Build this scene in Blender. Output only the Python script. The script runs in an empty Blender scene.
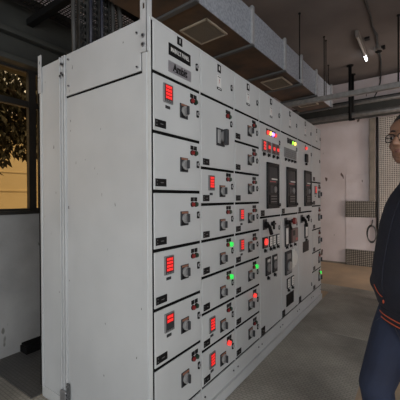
import bpy, bmesh, math, random
from mathutils import Vector, Matrix, Euler
from mathutils.bvhtree import BVHTree
random.seed(7)
SC = bpy.context.scene
COL = SC.collection
D = bpy.data
R = math.radians

# ------------------------------------------------------------------ materials
def _n(nt, t, **k):
    n = nt.nodes.new(t)
    for a, b in k.items(): setattr(n, a, b)
    return n

def mat(name, col, rough=.5, metal=0., col2=None, scale=8., detail=4., bump=0., bscale=60., spec=.5, lo=.35, hi=.65, stretch=(1, 1, 1)):
    m = D.materials.new(name); m.use_nodes = True
    nt = m.node_tree; b = nt.nodes['Principled BSDF']
    b.inputs['Base Color'].default_value = (*col, 1)
    b.inputs['Roughness'].default_value = rough
    b.inputs['Metallic'].default_value = metal
    b.inputs['Specular IOR Level'].default_value = spec
    tc = _n(nt, 'ShaderNodeTexCoord'); mp = _n(nt, 'ShaderNodeMapping')
    mp.inputs['Scale'].default_value = stretch
    nt.links.new(tc.outputs['Object'], mp.inputs['Vector'])
    if col2 is not None:
        no = _n(nt, 'ShaderNodeTexNoise'); no.inputs['Scale'].default_value = scale; no.inputs['Detail'].default_value = detail
        nt.links.new(mp.outputs['Vector'], no.inputs['Vector'])
        cr = _n(nt, 'ShaderNodeValToRGB')
        cr.color_ramp.elements[0].position = lo; cr.color_ramp.elements[1].position = hi
        cr.color_ramp.elements[0].color = (*col, 1); cr.color_ramp.elements[1].color = (*col2, 1)
        nt.links.new(no.outputs['Fac'], cr.inputs['Fac'])
        nt.links.new(cr.outputs['Color'], b.inputs['Base Color'])
    if bump:
        nb = _n(nt, 'ShaderNodeTexNoise'); nb.inputs['Scale'].default_value = bscale; nb.inputs['Detail'].default_value = 3
        nt.links.new(mp.outputs['Vector'], nb.inputs['Vector'])
        bp = _n(nt, 'ShaderNodeBump'); bp.inputs['Strength'].default_value = bump; bp.inputs['Distance'].default_value = .01
        nt.links.new(nb.outputs['Fac'], bp.inputs['Height'])
        nt.links.new(bp.outputs['Normal'], b.inputs['Normal'])
    return m

def emis(name, col, strength):
    m = D.materials.new(name); m.use_nodes = True
    b = m.node_tree.nodes['Principled BSDF']
    b.inputs['Base Color'].default_value = (*col, 1)
    b.inputs['Roughness'].default_value = .4
    b.inputs['Emission Color'].default_value = (*col, 1)
    b.inputs['Emission Strength'].default_value = strength
    return m

def dots_over(m, col, scale, thresh, dim='Object'):
    """small chips and scratches of another colour over a material"""
    nt = m.node_tree; b = nt.nodes['Principled BSDF']
    old = b.inputs['Base Color'].links[0].from_socket
    tc = _n(nt, 'ShaderNodeTexCoord'); mp = _n(nt, 'ShaderNodeMapping'); mp.inputs['Scale'].default_value = (1, 1, .45)
    no = _n(nt, 'ShaderNodeTexNoise'); no.inputs['Scale'].default_value = scale; no.inputs['Detail'].default_value = 2
    nt.links.new(tc.outputs[dim], mp.inputs['Vector']); nt.links.new(mp.outputs['Vector'], no.inputs['Vector'])
    cr = _n(nt, 'ShaderNodeValToRGB'); cr.color_ramp.elements[0].position = thresh; cr.color_ramp.elements[1].position = thresh + .02
    nt.links.new(no.outputs['Fac'], cr.inputs['Fac'])
    mx = _n(nt, 'ShaderNodeMix'); mx.data_type = 'RGBA'
    nt.links.new(cr.outputs['Color'], mx.inputs['Factor'])
    nt.links.new(old, mx.inputs[6]); mx.inputs[7].default_value = (*col, 1)
    nt.links.new(mx.outputs[2], b.inputs['Base Color'])

M = {}
M['paint'] = mat('cabinet_paint', (.49, .503, .500), .38, col2=(.44, .452, .449), scale=2.5, bump=.03, bscale=180)
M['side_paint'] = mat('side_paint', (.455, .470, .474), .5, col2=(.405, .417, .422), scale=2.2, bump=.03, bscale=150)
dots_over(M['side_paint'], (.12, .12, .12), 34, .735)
M['gasket'] = mat('gasket_rubber', (.005, .005, .005), .9, spec=.1)
M['black'] = mat('black_plastic', (.006, .006, .0065), .5, spec=.2)
M['dark'] = mat('dark_grey_plastic', (.032, .033, .036), .5, spec=.25)
M['bezel'] = mat('bezel_plastic', (.011, .0115, .0125), .5, spec=.2)
M['grey'] = mat('grey_plastic', (.17, .17, .17), .5)
M['white'] = mat('white_label', (.62, .62, .60), .5)
M['cream'] = mat('instrument_white', (.66, .66, .62), .45)
M['alu'] = mat('brushed_label', (.36, .35, .37), .35, .5, col2=(.30, .29, .31), scale=30)
M['chrome'] = mat('chrome', (.5, .5, .5), .25, .9)
M['lockmetal'] = mat('lock_metal', (.38, .38, .38), .45, .3)
M['knob'] = mat('grey_knob', (.30, .30, .295), .4, .2)
M['orange_label'] = mat('orange_label', (.24, .105, .065), .5)
M['red'] = mat('red_plastic', (.20, .012, .012), .4)
M['green'] = mat('green_plastic', (.01, .04, .022), .4)
M['maroon'] = mat('maroon_relay', (.05, .012, .014), .35)
M['redtext'] = mat('red_print', (.38, .06, .06), .5)
M['redglow'] = emis('red_display', (.30, .008, .010), .32)
M['redseg'] = emis('red_segments', (.95, .035, .03), .85)
M['reddim'] = emis('red_display_dim', (.10, .006, .006), .15)
M['redlamp'] = emis('red_lamp', (.9, .05, .04), 1.0)
M['greenlamp'] = emis('green_lamp', (.03, .85, .10), .75)
M['yellowlamp'] = emis('yellow_lamp', (1., .75, .15), 1.6)
M['limelamp'] = emis('lime_lamp', (.35, .9, .05), 1.2)
M['bluelamp'] = emis('violet_lamp', (.35, .22, 1.), 2.2)
M['bracket'] = mat('bracket_paint', (.44, .45, .455), .5, col2=(.38, .39, .395), scale=14)
M['steel'] = mat('zinc_steel', (.30, .30, .31), .4, .7)
M['galv'] = mat('galvanised_sheet', (.29, .32, .365), .5, .25, col2=(.42, .45, .50), scale=42, detail=6, lo=.40, hi=.60)
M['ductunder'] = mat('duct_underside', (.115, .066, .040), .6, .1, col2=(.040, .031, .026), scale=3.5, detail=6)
M['flange'] = mat('duct_flange', (.42, .425, .43), .5, .2, col2=(.32, .32, .33), scale=20)
M['grille'] = mat('grille_metal', (.34, .29, .22), .5, .1)
M['louvre'] = mat('grille_louvre', (.15, .125, .095), .6, .1)
M['strap'] = mat('strap_metal', (.085, .087, .088), .6, .2)
M['pipe'] = mat('galvanised_pipe', (.27, .265, .255), .5, .5, col2=(.20, .195, .19), scale=18)
M['rod'] = mat('black_rod', (.006, .006, .006), .7, spec=.15)
M['darktray'] = mat('cable_tray_metal', (.075, .076, .072), .5, .4, col2=(.05, .05, .048), scale=20)
M['tray2'] = mat('perforated_tray_metal', (.016, .014, .013), .6, .3)
M['cable'] = mat('cable_sheath', (.035, .035, .033), .55)
M['bluecable'] = mat('blue_cable_sheath', (.018, .02, .032), .5)
M['darkbeam'] = mat('dark_beam', (.036, .037, .032), .6, col2=(.025, .026, .023), scale=5)  # dark beam tone; for the back beam it includes painted-in shade
M['frame'] = mat('window_frame_black', (.008, .007, .006), .5)
M['ceil'] = mat('ceiling_concrete', (.165, .140, .127), .9, col2=(.11, .093, .085), scale=.9, detail=5, bump=.15, bscale=25)
M['cwall'] = mat('wall_dull_white', (.31, .31, .305), .9, col2=(.22, .22, .217), scale=2.2, detail=6, bump=.15, bscale=40)
dots_over(M['cwall'], (.13, .13, .12), 9, .70)
M['bwall'] = mat('wall_plaster', (.74, .665, .665), .9, col2=(.62, .54, .53), scale=1.7, detail=7, bump=.2, bscale=30)
dots_over(M['bwall'], (.13, .09, .075), 7, .70)
M['bwall2'] = mat('wall_plaster_patch', (.75, .685, .69), .9, col2=(.61, .53, .52), scale=3.0, detail=7, bump=.2, bscale=30, lo=.45, hi=.75)
dots_over(M['bwall2'], (.12, .09, .075), 9, .70)
M['pilaster'] = mat('pilaster_plaster', (.26, .225, .185), .9, col2=(.19, .165, .135), scale=5)
M['floor'] = mat('concrete_floor', (.44, .315, .20), .85, col2=(.33, .25, .175), scale=2.0, detail=6, bump=.15, bscale=50)
M['skin'] = mat('skin', (.205, .108, .068), .5, col2=(.175, .088, .056), scale=14)
M['lips'] = mat('lips', (.17, .075, .06), .5)
M['hair'] = mat('hair', (.010, .009, .009), .6, bump=.8, bscale=120, stretch=(1, 1, .25))
M['eye'] = mat('eye_white', (.36, .33, .30), .4)
M['jacket'] = mat('navy_jacket', (.0065, .0080, .0185), .8, col2=(.005, .0062, .014), scale=9, bump=.25, bscale=35)
M['orange'] = mat('orange_stripe', (.52, .085, .03), .6)
M['jeans'] = mat('denim', (.008, .012, .030), .85, col2=(.013, .022, .052), scale=4.5, detail=6, bump=.2, bscale=120)
M['stitch'] = mat('stitching', (.06, .065, .085), .7)
M['shoe'] = mat('shoe_leather', (.02, .016, .014), .4)
M['shirt'] = mat('shirt_white', (.45, .43, .42), .8)
M['leaf'] = mat('leaf', (.016, .017, .007), .7, col2=(.024, .022, .009), scale=3)
M['bark'] = mat('bark', (.09, .065, .045), .9, bump=.5)
M['ywall'] = mat('yellow_wall', (.66, .56, .36), .9, col2=(.58, .49, .31), scale=1.3)
M['ydoor'] = mat('brown_door', (.22, .11, .06), .7)
M['yard'] = mat('yard_ground', (.33, .28, .22), .95, col2=(.25, .21, .17), scale=2)
M['tubebody'] = mat('batten_body', (.16, .14, .125), .6)
M['tubelit'] = emis('tube_lit', (.9, .95, 1.), 8.)
M['tubeoff'] = mat('tube_unlit', (.35, .33, .31), .3)

def glass_mat():
    m = D.materials.new('bronze_tinted_glass'); m.use_nodes = True
    nt = m.node_tree; nt.nodes.remove(nt.nodes['Principled BSDF'])
    out = nt.nodes['Material Output']
    tr = _n(nt, 'ShaderNodeBsdfTransparent'); tr.inputs['Color'].default_value = (.86, .73, .54, 1)
    gl = _n(nt, 'ShaderNodeBsdfGlossy'); gl.inputs['Roughness'].default_value = .06; gl.inputs['Color'].default_value = (.9, .8, .7, 1)
    lw = _n(nt, 'ShaderNodeLayerWeight'); lw.inputs['Blend'].default_value = .15
    mx = _n(nt, 'ShaderNodeMixShader')
    ml = _n(nt, 'ShaderNodeMath', operation='MULTIPLY'); ml.inputs[1].default_value = .25
    nt.links.new(lw.outputs['Fresnel'], ml.inputs[0]); nt.links.new(ml.outputs[0], mx.inputs['Fac'])
    nt.links.new(tr.outputs[0], mx.inputs[1]); nt.links.new(gl.outputs[0], mx.inputs[2]); nt.links.new(mx.outputs[0], out.inputs['Surface'])
    return m
M['glass'] = glass_mat()

def clear_glass():
    m = D.materials.new('spectacle_glass'); m.use_nodes = True
    nt = m.node_tree; nt.nodes.remove(nt.nodes['Principled BSDF']); out = nt.nodes['Material Output']
    tr = _n(nt, 'ShaderNodeBsdfTransparent'); tr.inputs['Color'].default_value = (.88, .88, .88, 1)
    gl = _n(nt, 'ShaderNodeBsdfGlossy'); gl.inputs['Roughness'].default_value = .05
    mx = _n(nt, 'ShaderNodeMixShader'); mx.inputs['Fac'].default_value = .03
    nt.links.new(tr.outputs[0], mx.inputs[1]); nt.links.new(gl.outputs[0], mx.inputs[2]); nt.links.new(mx.outputs[0], out.inputs['Surface'])
    return m
M['lens'] = clear_glass()

def chequer_mat(name, base, hi, axes, pitch, thr):
    """raised tread-plate lozenges: two crossed wave patterns in the plane of the sheet"""
    m = mat(name, base, .5, .35); nt = m.node_tree; b = nt.nodes['Principled BSDF']
    tc = _n(nt, 'ShaderNodeTexCoord'); sp = _n(nt, 'ShaderNodeSeparateXYZ'); nt.links.new(tc.outputs['Object'], sp.inputs[0])
    def mth(op, a, c):
        n = _n(nt, 'ShaderNodeMath', operation=op)
        for i, v in enumerate((a, c)):
            if v is None: continue
            if isinstance(v, (int, float)): n.inputs[i].default_value = v
            else: nt.links.new(v, n.inputs[i])
        return n.outputs[0]
    k = 2 * math.pi / pitch
    u = mth('MULTIPLY', sp.outputs[axes[0]], k); v = mth('MULTIPLY', sp.outputs[axes[1]], k)
    s1 = mth('SINE', mth('ADD', u, v), None); s2 = mth('SINE', mth('SUBTRACT', u, v), None)
    pr = mth('MULTIPLY', s1, s2); fac = mth('GREATER_THAN', pr, thr)
    no = _n(nt, 'ShaderNodeTexNoise'); no.inputs['Scale'].default_value = 3.; nt.links.new(tc.outputs['Object'], no.inputs['Vector'])
    mx0 = _n(nt, 'ShaderNodeMix'); mx0.data_type = 'RGBA'; nt.links.new(no.outputs['Fac'], mx0.inputs['Factor'])
    mx0.inputs[6].default_value = (*[c * .6 for c in hi], 1); mx0.inputs[7].default_value = (*[c * 1.3 for c in hi], 1)
    mx = _n(nt, 'ShaderNodeMix'); mx.data_type = 'RGBA'; nt.links.new(fac, mx.inputs['Factor'])
    mx.inputs[6].default_value = (*base, 1); nt.links.new(mx0.outputs[2], mx.inputs[7])
    nt.links.new(mx.outputs[2], b.inputs['Base Color'])
    bp = _n(nt, 'ShaderNodeBump'); bp.inputs['Strength'].default_value = .6; bp.inputs['Distance'].default_value = .004
    nt.links.new(pr, bp.inputs['Height']); nt.links.new(bp.outputs['Normal'], b.inputs['Normal'])
    return m
M['chequer'] = chequer_mat('chequer_plate', (.065, .057, .047), (.40, .355, .30), (1, 2), .070, .15)
M['chequer_tall'] = chequer_mat('chequer_plate_pale', (.17, .15, .128), (.56, .50, .44), (1, 2), .074, -.12)

def mat_rubber(name, c1, c2, pitch):
    """ribbed rubber matting: low transverse ribs broken into short bars"""
    m = mat(name, c1, .75, 0., col2=c2, scale=1.8, detail=7); nt = m.node_tree; b = nt.nodes['Principled BSDF']
    old = b.inputs['Base Color'].links[0].from_socket
    tc = _n(nt, 'ShaderNodeTexCoord'); br = _n(nt, 'ShaderNodeTexBrick')
    br.inputs['Scale'].default_value = 1.; br.inputs['Brick Width'].default_value = pitch * 1.6; br.inputs['Row Height'].default_value = pitch
    br.inputs['Mortar Size'].default_value = pitch * .16; br.inputs['Mortar Smooth'].default_value = .6
    br.inputs['Color1'].default_value = (1, 1, 1, 1); br.inputs['Color2'].default_value = (.86, .86, .86, 1); br.inputs['Mortar'].default_value = (.55, .55, .55, 1)
    mp = _n(nt, 'ShaderNodeMapping'); mp.inputs['Rotation'].default_value = (0, 0, R(90))
    nt.links.new(tc.outputs['Object'], mp.inputs[0]); nt.links.new(mp.outputs[0], br.inputs['Vector'])
    mx = _n(nt, 'ShaderNodeMix'); mx.data_type = 'RGBA'; mx.blend_type = 'MULTIPLY'; mx.inputs['Factor'].default_value = .8
    nt.links.new(old, mx.inputs[6]); nt.links.new(br.outputs['Color'], mx.inputs[7]); nt.links.new(mx.outputs[2], b.inputs['Base Color'])
    bp = _n(nt, 'ShaderNodeBump'); bp.inputs['Strength'].default_value = .5; bp.inputs['Distance'].default_value = .003
    nt.links.new(br.outputs['Color'], bp.inputs['Height']); nt.links.new(bp.outputs['Normal'], b.inputs['Normal'])
    return m
M['mat'] = mat_rubber('ribbed_rubber', (.40, .375, .32), (.24, .225, .195), .024)
M['mat_dark'] = mat_rubber('ribbed_rubber_dark', (.115, .112, .107), (.078, .076, .074), .024)

# ------------------------------------------------------------------ mesh helpers
class MB:
    def __init__(self): self.bm = bmesh.new(); self.mats = []
    def mi(self, m):
        m = M[m] if isinstance(m, str) else m
        if m not in self.mats: self.mats.append(m)
        return self.mats.index(m)
    def face(self, pts, m, smooth=False):
        vs = [self.bm.verts.new(p) for p in pts]
        f = self.bm.faces.new(vs); f.material_index = self.mi(m); f.smooth = smooth; return f
    def box(self, x0, x1, y0, y1, z0, z1, m, bev=0.):
        i = self.mi(m); new = bmesh.new()
        v = [new.verts.new((x, y, z)) for x in (x0, x1) for y in (y0, y1) for z in (z0, z1)]
        for q in ((0, 1, 3, 2), (4, 6, 7, 5), (0, 4, 5, 1), (2, 3, 7, 6), (0, 2, 6, 4), (1, 5, 7, 3)):
            new.faces.new([v[k] for k in q])
        if bev: bmesh.ops.bevel(new, geom=new.edges[:], offset=bev, segments=2, affect='EDGES', profile=.5)
        self._add(new, i); return self
    def _add(self, new, i, smooth=False):
        bmesh.ops.recalc_face_normals(new, faces=new.faces[:])
        mp = {}
        for vv in new.verts: mp[vv] = self.bm.verts.new(vv.co)
        for f in new.faces:
            try:
                g = self.bm.faces.new([mp[a] for a in f.verts]); g.material_index = i; g.smooth = smooth
            except ValueError: pass
        new.free()
    def cyl(self, p0, p1, r0, m, n=14, r1=None, smooth=True):
        p0 = Vector(p0); p1 = Vector(p1); r1 = r0 if r1 is None else r1
        d = (p1 - p0).normalized(); a = d.orthogonal().normalized(); b = d.cross(a)
        i = self.mi(m); new = bmesh.new(); A = []; B = []
        for k in range(n):
            t = 2 * math.pi * k / n; o = a * math.cos(t) + b * math.sin(t)
            A.append(new.verts.new(p0 + o * r0)); B.append(new.verts.new(p1 + o * r1))
        for k in range(n): new.faces.new((A[k], A[(k + 1) % n], B[(k + 1) % n], B[k]))
        new.faces.new(A[::-1]); new.faces.new(B)
        self._add(new, i); return self
    def tube(self, pts, r, m, n=8, closed=False):
        pts = [Vector(p) for p in pts]; i = self.mi(m); new = bmesh.new(); rings = []
        N = len(pts); up = None
        for k, p in enumerate(pts):
            d = (pts[(k + 1) % N if closed else min(k + 1, N - 1)] - pts[(k - 1) % N if closed else max(k - 1, 0)]).normalized()
            if up is None: up = d.orthogonal().normalized()
            a = (up - d * up.dot(d)).normalized(); up = a; b = d.cross(a)
            rings.append([new.verts.new(p + (a * math.cos(2 * math.pi * j / n) + b * math.sin(2 * math.pi * j / n)) * r) for j in range(n)])
        for k in range(N if closed else N - 1):
            A = rings[k]; B = rings[(k + 1) % N]
            for j in range(n): new.faces.new((A[j], A[(j + 1) % n], B[(j + 1) % n], B[j]))
        if not closed: new.faces.new(rings[0][::-1]); new.faces.new(rings[-1])
        self._add(new, i, True); return self
    def ball(self, c, r, m, seg=16, rot=None):
        i = self.mi(m); new = bmesh.new()
        bmesh.ops.create_uvsphere(new, u_segments=seg, v_segments=max(8, seg // 2 + 2), radius=1)
        r = (r, r, r) if isinstance(r, (int, float)) else r
        mt = Matrix.Translation(c) @ (rot.to_matrix().to_4x4() if rot else Matrix.Identity(4)) @ Matrix.Diagonal((*r, 1))
        bmesh.ops.transform(new, matrix=mt, verts=new.verts[:])
        self._add(new, i, True); return self
    def loft(self, rings, m, smooth=True, cap=True, closed=True):
        i = self.mi(m); new = bmesh.new(); rr = [[new.verts.new(p) for p in ring] for ring in rings]; n = len(rings[0])
        for A, B in zip(rr, rr[1:]):
            for j in range(n): new.faces.new((A[j], A[(j + 1) % n], B[(j + 1) % n], B[j]))
        if cap: new.faces.new(rr[0][::-1]); new.faces.new(rr[-1])
        self._add(new, i, smooth); return self
    def limb(self, p0, p1, r0, r1, m='skin', k=None):
        p0 = Vector(p0); p1 = Vector(p1)
        self.ball(p0, r0, m, 14); self.ball(p1, r1, m, 14); self.cyl(p0, p1, r0, m, 14, r1); return self
    def build(self, name, parent=None, sharp=False):
        me = D.meshes.new(name); self.bm.to_mesh(me); self.bm.free()
        for m in self.mats: me.materials.append(m)
        o = D.objects.new(name, me); COL.objects.link(o)
        if parent: o.parent = parent
        return o

def empty(name, loc, label, cat, group=None, rz=0.):
    o = D.objects.new(name, None); COL.objects.link(o); o.location = loc; o.rotation_euler = (0, 0, rz)
    return tag(o, label, cat, group)
def tag(o, label, cat, group=None, kind=None):
    o['label'] = label; o['category'] = cat
    if group: o['group'] = group
    if kind: o['kind'] = kind
    return o
def struct(o): o['kind'] = 'structure'; return o

def remesh(o, voxel, smooth=6, fac=.5):
    md = o.modifiers.new('r', 'REMESH'); md.mode = 'VOXEL'; md.voxel_size = voxel; md.use_smooth_shade = True
    if smooth:
        s = o.modifiers.new('s', 'SMOOTH'); s.iterations = smooth; s.factor = fac
    dg = bpy.context.evaluated_depsgraph_get(); dg.update()
    me = D.meshes.new_from_object(o.evaluated_get(dg))
    mats = list(o.data.materials)
    o.modifiers.clear(); old = o.data; o.data = me; D.meshes.remove(old)
    if not me.materials:
        for m in mats: me.materials.append(m)
    for p in me.polygons: p.use_smooth = True; p.material_index = 0
    return o

def text(name, body, size, loc, m, parent, width=None, bold=0.):
    """raised lettering on a face that looks towards -Y"""
    cu = D.curves.new(name, 'FONT'); cu.body = body; cu.size = size; cu.align_x = 'CENTER'; cu.align_y = 'CENTER'; cu.extrude = .0006; cu.offset = bold
    o = D.objects.new(name + '_tmp', cu); COL.objects.link(o)
    dg = bpy.context.evaluated_depsgraph_get(); dg.update()
    me = D.meshes.new_from_object(o.evaluated_get(dg)); D.objects.remove(o)
    s = 1.
    if width:
        xs = [v.co.x for v in me.vertices]; s = width / (max(xs) - min(xs))
    me.transform(Matrix.Translation(loc) @ Matrix.Rotation(R(90), 4, 'X') @ Matrix.Diagonal((s, 1, 1, 1)))
    me.materials.clear(); me.materials.append(M[m])
    t = D.objects.new(name, me); COL.objects.link(t); t.parent = parent
    return t

# ------------------------------------------------------------------ the room
CEIL = 3.74; BX = 5.85; LY = 1.85; RY = -3.4; FX = -4.6
b = MB(); b.box(FX - .2, BX + .2, RY - .2, LY + .2, -.12, 0, 'floor'); struct(b.build('floor'))
b = MB(); b.box(FX - .2, BX + .2, RY - .2, LY + .2, CEIL, CEIL + .15, 'ceil'); struct(b.build('ceiling'))
b = MB(); b.box(BX, BX + .2, RY - .2, LY + .2, 0, CEIL, 'bwall'); struct(b.build('wall_back'))
# left wall, with the long window above its parapet
WX0, WX1, WZ0, WZ1 = -3.6, 3.2, 1.275, 2.575
b = MB(); b.box(FX, BX, LY, LY + .2, 0, WZ0 - .03, 'cwall')
b.box(FX, WX0, LY, LY + .2, WZ0 - .03, WZ1, 'cwall'); b.box(WX1, BX, LY, LY + .2, WZ0 - .03, WZ1, 'cwall')
b.box(FX, BX, LY, LY + .2, WZ1, 3.24, 'darkbeam'); b.box(FX, BX, LY, LY + .2, 3.24, CEIL, 'bwall2'); struct(b.build('wall_left'))
b = MB(); b.box(WX0 - .02, WX1 + .02, LY - .035, LY + .2, WZ0 - .03, WZ0, 'frame', .004); struct(b.build('trim_1'))
w = D.objects.new('window_1', None); COL.objects.link(w); w.location = (0, LY, 0); struct(w)
b = MB()
b.box(WX0, WX1, .02, .09, WZ0, WZ0 + .02, 'frame'); b.box(WX0, WX1, .02, .09, WZ1 - .02, WZ1, 'frame')
b.box(WX0, WX1, .016, .060, 2.232, 2.288, 'frame')
ms = [WX0 + .02, -2.4, -1.3, -.45, .34, .44, 1.3, 2.3, WX1 - .02]
for x in ms: b.box(x - .033, x + .033, .012, .060, WZ0, WZ1, 'frame')
b.build('window_frame', w)
for x0, x1 in zip(ms, ms[1:]):
    for z0, z1 in ((WZ0, 2.24), (2.28, WZ1)):
        g = MB(); g.box(x0 + .028, x1 - .028, .052, .058, z0 + .01, z1 - .01, 'glass'); g.build('window_pane', w)
# ledges above the window
b = MB(); b.box(FX, BX, LY - .10, LY, WZ1, WZ1 + .05, 'darkbeam', .006); struct(b.build('trim_2'))
b = MB(); b.box(FX, BX, LY - .035, LY, WZ1 + .05, 2.80, 'darkbeam', .006); struct(b.build('trim_3'))
b = MB(); b.box(FX, BX, LY - .075, LY, 2.82, 2.865, 'darkbeam', .006); struct(b.build('trim_4'))
# right wall: windows near the camera and a doorway at the far end (all outside the frame)
b = MB()
b.box(FX, -3.2, RY - .2, RY, 0, CEIL, 'bwall'); b.box(-3.2, 1.2, RY - .2, RY, 0, .9, 'bwall'); b.box(-3.2, 1.2, RY - .2, RY, 2.7, CEIL, 'bwall')
b.box(1.2, 4.3, RY - .2, RY, 0, CEIL, 'bwall'); b.box(4.3, 5.6, RY - .2, RY, 2.3, CEIL, 'bwall'); b.box(5.6, BX, RY - .2, RY, 0, CEIL, 'bwall')
struct(b.build('wall_right'))
b = MB(); b.box(4.12, 4.27, RY, -1.62, 0, CEIL, 'bwall'); struct(b.build('added_light_baffle'))  # added unseen wall stub, keeps the far doorway light off the cabinets
b = MB()
b.box(FX - .2, FX, RY, -2.6, 0, CEIL, 'bwall'); b.box(FX - .2, FX, .9, LY, 0, CEIL, 'bwall'); b.box(FX - .2, FX, -2.6, .9, 2.7, CEIL, 'bwall')
struct(b.build('wall_front'))

# back wall details
b = MB(); b.box(5.56, BX, RY, LY, 2.96, 3.28, 'darkbeam', .008); struct(b.build('trim_5'))  # protruding beam, its shade put into the dark colour
b = MB(); b.box(BX - .006, BX, -.285, .15, .33, .975, 'bwall2', .002); b.box(BX - .006, BX, -.285, .15, 1.31, 1.855, 'bwall2', .002); struct(b.build('wall_patch'))
b = MB(); b.box(BX - .07, BX, -.385, -.285, 1.31, 2.93, 'pilaster', .006); struct(b.build('trim_6'))
b = MB(); b.box(BX - .05, BX - .002, -.395, .15, .978, 1.307, 'chequer', .004)
tag(b.build('chequer_plate'), 'dark chequer plate strip fixed across the back wall at waist height', 'metal plate', 'chequer plate strips on the back wall')
b = MB(); b.box(BX - .05, BX - .002, -.375, .15, .001, .318, 'chequer', .004)
tag(b.build('chequer_plate'), 'dark chequer plate strip along the foot of the back wall', 'metal plate', 'chequer plate strips on the back wall')
b = MB(); b.box(BX - .03, BX - .002, -1.45, -.445, .001, 2.93, 'chequer_tall', .003)
tag(b.build('chequer_sheet'), 'tall pale chequer plate panel on the back wall behind the man', 'metal panel')
b = MB(); b.tube([(BX - .045, -.418, .001), (BX - .045, -.418, 2.94)], .017, 'rod', 10)
tag(b.build('conduit'), 'thin black vertical conduit beside the tall chequer panel', 'pipe')
b = MB(); pts = []
for k in range(60):
    t = k / 59; a = t * 2 * math.pi * 2.6
    pts.append((BX - .100 - .012 * t, -.33 + .085 * math.sin(a) * (1 - .15 * t), .68 + .16 * math.cos(a) - .03 * t))
b.tube(pts, .010, 'cable', 6); b.tube([(BX - .100, -.33, .84), (BX - .05, -.335, .90), (BX - .004, -.335, .93)], .010, 'cable', 6)
tag(b.build('cable_coil'), 'black loop of cable hanging on the back wall beside the man', 'cable')

b = MB(); b.box(BX - .012, BX, .15, LY, 0, .035, 'pilaster', .003); struct(b.build('baseboard_back'))
# ------------------------------------------------------------------ mats on the floor
def floor_mat(x0, x1, y0, y1, h, m, label, rz=0.):
    cx, cy = (x0 + x1) / 2, (y0 + y1) / 2; b = MB()
    b.box(x0 - cx, x1 - cx, y0 - cy, y1 - cy, 0, h, m, min(.003, h * .3))
    o = b.build('rubber_mat'); o.location = (cx, cy, .0005); o.rotation_euler = (0, 0, rz)
    return tag(o, label, 'mat', 'ribbed rubber mats on the floor')
floor_mat(-1.6, 2.205, -.735, -.015, .007, 'mat', 'long ribbed rubber mat in front of the nearer cabinets')
floor_mat(2.212, 3.63, -.71, -.015, .007, 'mat', 'ribbed rubber mat in front of the furthest cabinets, beyond the seam')
floor_mat(3.65, 4.05, -.66, .55, .006, 'mat', 'ribbed rubber mat beyond the end of the cabinet row', R(-2))
floor_mat(-.065, 2.4, 1.085, 1.842, .008, 'mat_dark', 'dark rubber mat in the gap behind the cabinets')
floor_mat(-1.9, -.068, 1.085, 1.842, .006, 'mat', 'ribbed rubber mat under the window beside the cabinet corner')
floor_mat(-1.9, -.008, -.010, 1.080, .006, 'mat', 'ribbed rubber mat along the exposed grey side of the nearest cabinet')
b = MB(); b.box(0, .95, -.06, .06, 0, .06, 'gasket', .006); b.box(.01, .94, -.055, .055, .06, .078, 'gasket', .005)
o = b.build('folded_mat'); o.location = (.20, 1.78, .009); tag(o, 'folded dark rubber mat lying against the wall foot behind the cabinets', 'mat')

# ------------------------------------------------------------------ the switchgear line-up
ZT = 2.30; ZD = 2.026; ZB = .198; DEPTH = 1.064; CH = .072
G = .0085   # half of a gasket gap between doors

def plate_marks(b, x0, x1, z0, z1, y):
    """white engraved marks of a small black nameplate"""
    w = x1 - x0; h = z1 - z0
    b.box(x0 + w * .11, x0 + w * .17, y - .001, y, z0 + h * .64, z0 + h * .76, 'grey')
    b.box(x0 + w * .11, x0 + w * .17, y - .001, y, z0 + h * .22, z0 + h * .34, 'grey')
    b.box(x0 + w * .46, x0 + w * .72, y - .001, y, z0 + h * .45, z0 + h * .53, 'grey')
def nameplate(d, x, z, w=.075, h=.038):
    b = MB(); b.box(x, x + w, -.003, .0, z, z + h, 'black', .0008); plate_marks(b, x, x + w, z, z + h, -.003); b.build('nameplate', d)
def lock(d, x, z):
    b = MB(); b.box(x - .0105, x + .0105, -.005, 0, z - .024, z + .018, 'black', .005); b.cyl((x, -.005, z - .002), (x, -.011, z - .002), .0100, 'lockmetal', 16)
    b.box(x - .0022, x + .0022, -.0125, -.009, z - .008, z + .005, 'black', .0008)
    b.build('door_lock', d)
def meter(d, x, z, w=.072, h=.098, lit=1., tagp=True):
    """panel meter: bezel with a red digital display and a strip of keys"""
    b = MB(); b.box(x, x + w, -.009, 0, z, z + h, 'grey', .002)
    b.box(x + w * .08, x + w * .92, -.0105, -.008, z + h * .05, z + h * .95, 'dark')
    for k in range(4): b.box(x + w * (.16 + .19 * k), x + w * (.27 + .19 * k), -.0125, -.010, z + h * .07, z + h * .13, 'grey')
    o = b.build('panel_meter', d)
    b = MB(); b.box(x + w * .14, x + w * .86, -.0118, -.0100, z + h * (.18 if lit > .9 else .5), z + h * .92, 'redglow')
    rows = 4 if lit > .9 else 2; zz0 = z + h * (.18 if lit > .9 else .5); zz1 = z + h * .92; rh = (zz1 - zz0) / rows
    for r_ in range(rows):
        for k in range(4):
            xx = x + w * (.20 + .155 * k); za = zz0 + rh * (r_ + .2); zb = zz0 + rh * (r_ + .8)
            b.box(xx, xx + w * .10, -.0128, -.0117, za, zb, 'redseg')
    p = b.build('meter_display', d); p['label'] = 'red glowing digital display'
    if tagp:
        b = MB(); b.box(x + w * .25, x + w * .75, -.0025, 0, z - .030, z - .014, 'dark', .0006); b.build('meter_tag', d)
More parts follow.
